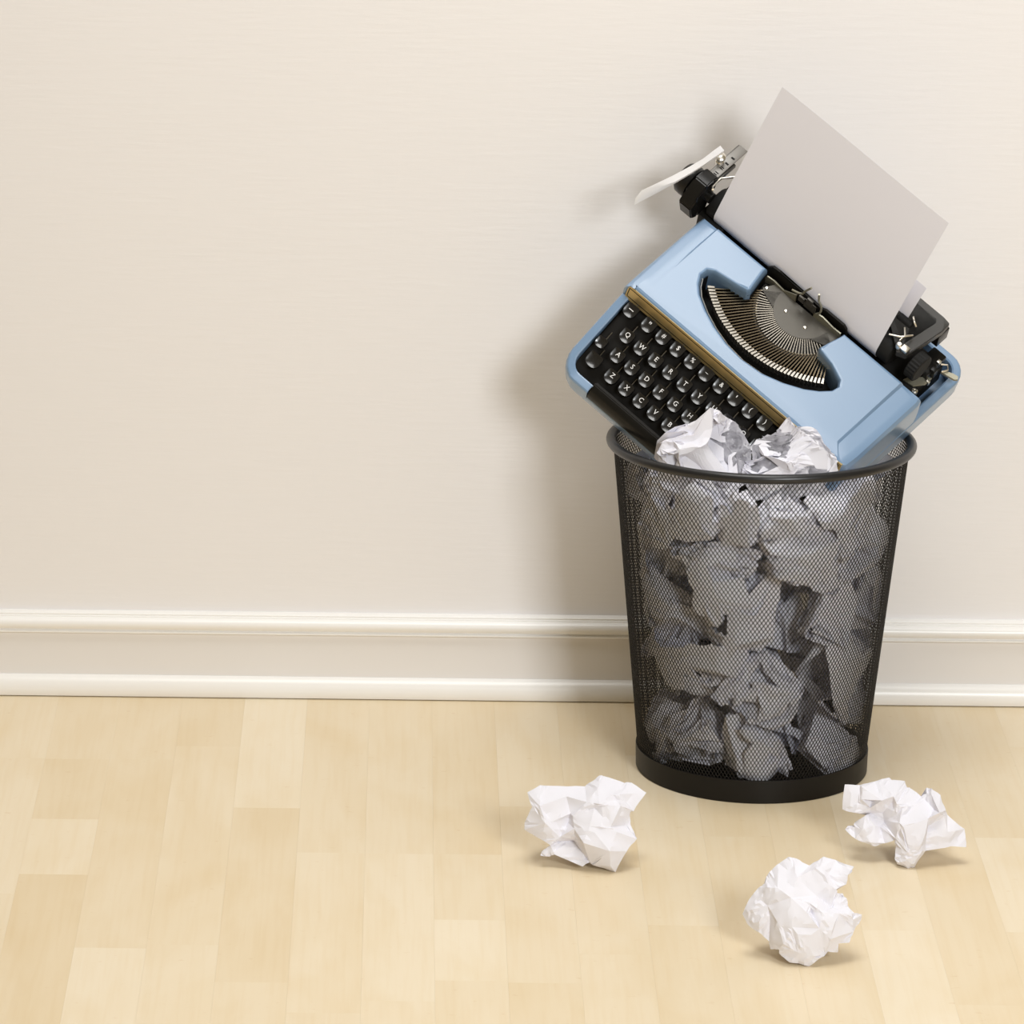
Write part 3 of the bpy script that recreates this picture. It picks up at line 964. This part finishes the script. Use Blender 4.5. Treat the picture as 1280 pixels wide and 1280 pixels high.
SHAPE_C = dict(rim=[(-35.5,23.8,-2.0),(-33.5,30.9,-5.1),(-29.4,36.0,-6.1),(-23.2,42.1,-8.2),(-14.0,48.3,-9.2),(-6.9,46.7,-8.2),(4.3,41.1,-4.1),(8.4,44.2,-4.1),(17.6,49.8,-6.1),(27.8,47.2,-5.1),(44.2,42.1,0.0),(43.2,37.0,2.0),(40.1,35.0,2.0),(38.1,25.8,2.0),(29.4,20.7,4.1),(30.9,17.6,2.0),(35.0,17.6,0.0),(39.1,12.5,0.0),(41.1,5.4,0.0),(46.2,0.3,2.0),(53.9,-1.3,-3.1),(51.3,-8.9,-2.0),(46.2,-16.1,1.0),(43.2,-26.3,2.0),(32.9,-28.3,6.1),(32.9,-35.5,2.0),(24.3,-36.0,6.1),(16.6,-42.6,10.2),(7.9,-49.8,9.2),(-1.8,-47.2,10.2),(-9.4,-46.7,9.2),(-19.2,-39.6,8.2),(-20.2,-35.5,11.2),(-27.8,-36.0,5.1),(-29.4,-29.4,6.1),(-38.6,-21.2,5.1),(-48.8,-15.1,2.0),(-53.9,-4.9,-1.0),(-48.8,8.4,0.0),(-40.6,19.7,0.0)],
inner=[(-32.4,19.7,12.3),(-31.4,3.3,12.3),(-28.9,-8.9,9.2),(-23.2,19.7,17.4),(-5.9,29.9,11.2),(6.4,37.0,6.1),(14.6,41.1,6.1),(22.7,24.8,9.2),(24.8,5.4,6.1),(6.4,7.4,17.4),(11.5,14.6,9.2),(3.3,-0.8,23.5),(-8.9,-15.1,23.5),(-2.8,-37.5,17.4),(7.4,-40.6,15.3),(7.9,-0.8,16.3),(15.6,-15.1,20.4),(32.9,-0.8,12.3),(27.8,4.3,7.2),(45.2,-5.9,6.1),(25.8,-24.3,15.3),(20.7,-36.5,10.2),(-16.1,-30.4,19.4),(-11.0,-22.2,21.5),(-22.2,-11.0,20.4),(-45.7,-0.8,8.2),(-38.6,-11.0,10.2),(44.2,-0.8,7.2),(-11.0,11.5,22.5),(17.6,-0.8,19.4),(22.7,34.0,2.0),(1.3,-27.3,22.5),(-39.6,9.4,7.2),(27.8,-13.0,17.4)],
folds=[(40,41),(41,42),(42,34),(43,44),(44,45),(40,43),(49,51),(50,49),(50,48),(47,48),(55,56),(51,52),(52,53),(53,54),(32,53),(54,61),(46,47),(60,61),(57,60),(65,66),(49,55),(45,46),(63,53)])


def folded(shape, c0, h0, pitch, yaw, seed, label):
    rng = random.Random(seed)
    rt, up, tow = view_axes(pitch, yaw)
    pts = shape['rim'] + shape['inner']
    n = len(shape['rim'])
    co = [Vector((p[0], p[1])) for p in pts]
    res = delaunay_2d_cdt(co, [(i, (i + 1) % n) for i in range(n)] + shape['folds'], [list(range(n))], 1, 1e-4)
    bm = bmesh.new()
    src = res[3]
    vs = []
    for i, v in enumerate(res[0]):
        o = src[i]
        w = pts[o[0]][2] if o else 8
        vs.append(bm.verts.new((v.x, v.y, w)))
    for f in res[2]:
        try: bm.faces.new([vs[i] for i in f])
        except ValueError: pass
    # front: finer creases
    for k in range(2):
        old = set(bm.verts)
        bmesh.ops.subdivide_edges(bm, edges=bm.edges[:], cuts=1, use_grid_fill=True)
        for v in bm.verts:
            if v not in old:
                bd = any(len(e.link_faces) == 1 for e in v.link_edges)
                s = 1.0 * .5 ** k
                v.co.z += rng.uniform(-s, s) * 1.5
                if bd: v.co.x += rng.uniform(-s, s) * .5; v.co.y += rng.uniform(-s, s) * .5
        bmesh.ops.triangulate(bm, faces=[f for f in bm.faces if len(f.verts) > 3])
    # back: folds gathered behind the rim
    be = [e for e in bm.edges if len(e.link_faces) == 1]
    for (k, wz) in ((.80, -14), (.50, -27), (.15, -33)):
        r = bmesh.ops.extrude_edge_only(bm, edges=be)
        nv = [g for g in r['geom'] if isinstance(g, bmesh.types.BMVert)]
        be = [g for g in r['geom'] if isinstance(g, bmesh.types.BMEdge) and len(g.link_faces) == 1]
        kk = {.80: .80, .50: .625, .15: .3}[k]
        for v in nv:
            v.co = Vector((v.co.x * kk, v.co.y * kk, wz + rng.uniform(-4, 4)))
    bmesh.ops.holes_fill(bm, edges=be, sides=0)
    bmesh.ops.triangulate(bm, faces=bm.faces[:])
    B = Matrix((rt, up, tow)).transposed()
    for v in bm.verts: v.co = B @ (v.co / 1000)
    zs = sorted(v.co.z for v in bm.verts)
    zmin = zs[0]
    h = -zmin
    c = Vector(c0) + tow * ((h - h0) / math.sin(R(pitch)))
    o = link_paper('crumpled_paper', bm, 16)
    o.location = c
    tag(o, label, 'paper ball', 'crumpled papers on the floor')


folded(SHAPE_A, (.1585, -.4966, .036), .036, 19.66, 2.36, 1, 'crumpled white paper on the floor left of the bin, with a broad flat flap')
folded(SHAPE_B, (.4651, -.4789, .034), .034, 19.51, 6.34, 2, 'crumpled white paper on the floor right of the bin, with spread open corners')
folded(SHAPE_C, (.3470, -.7425, .042), .042, 20.60, 5.11, 3, 'rounded crumpled white paper on the floor in front of the bin, nearest the viewer')
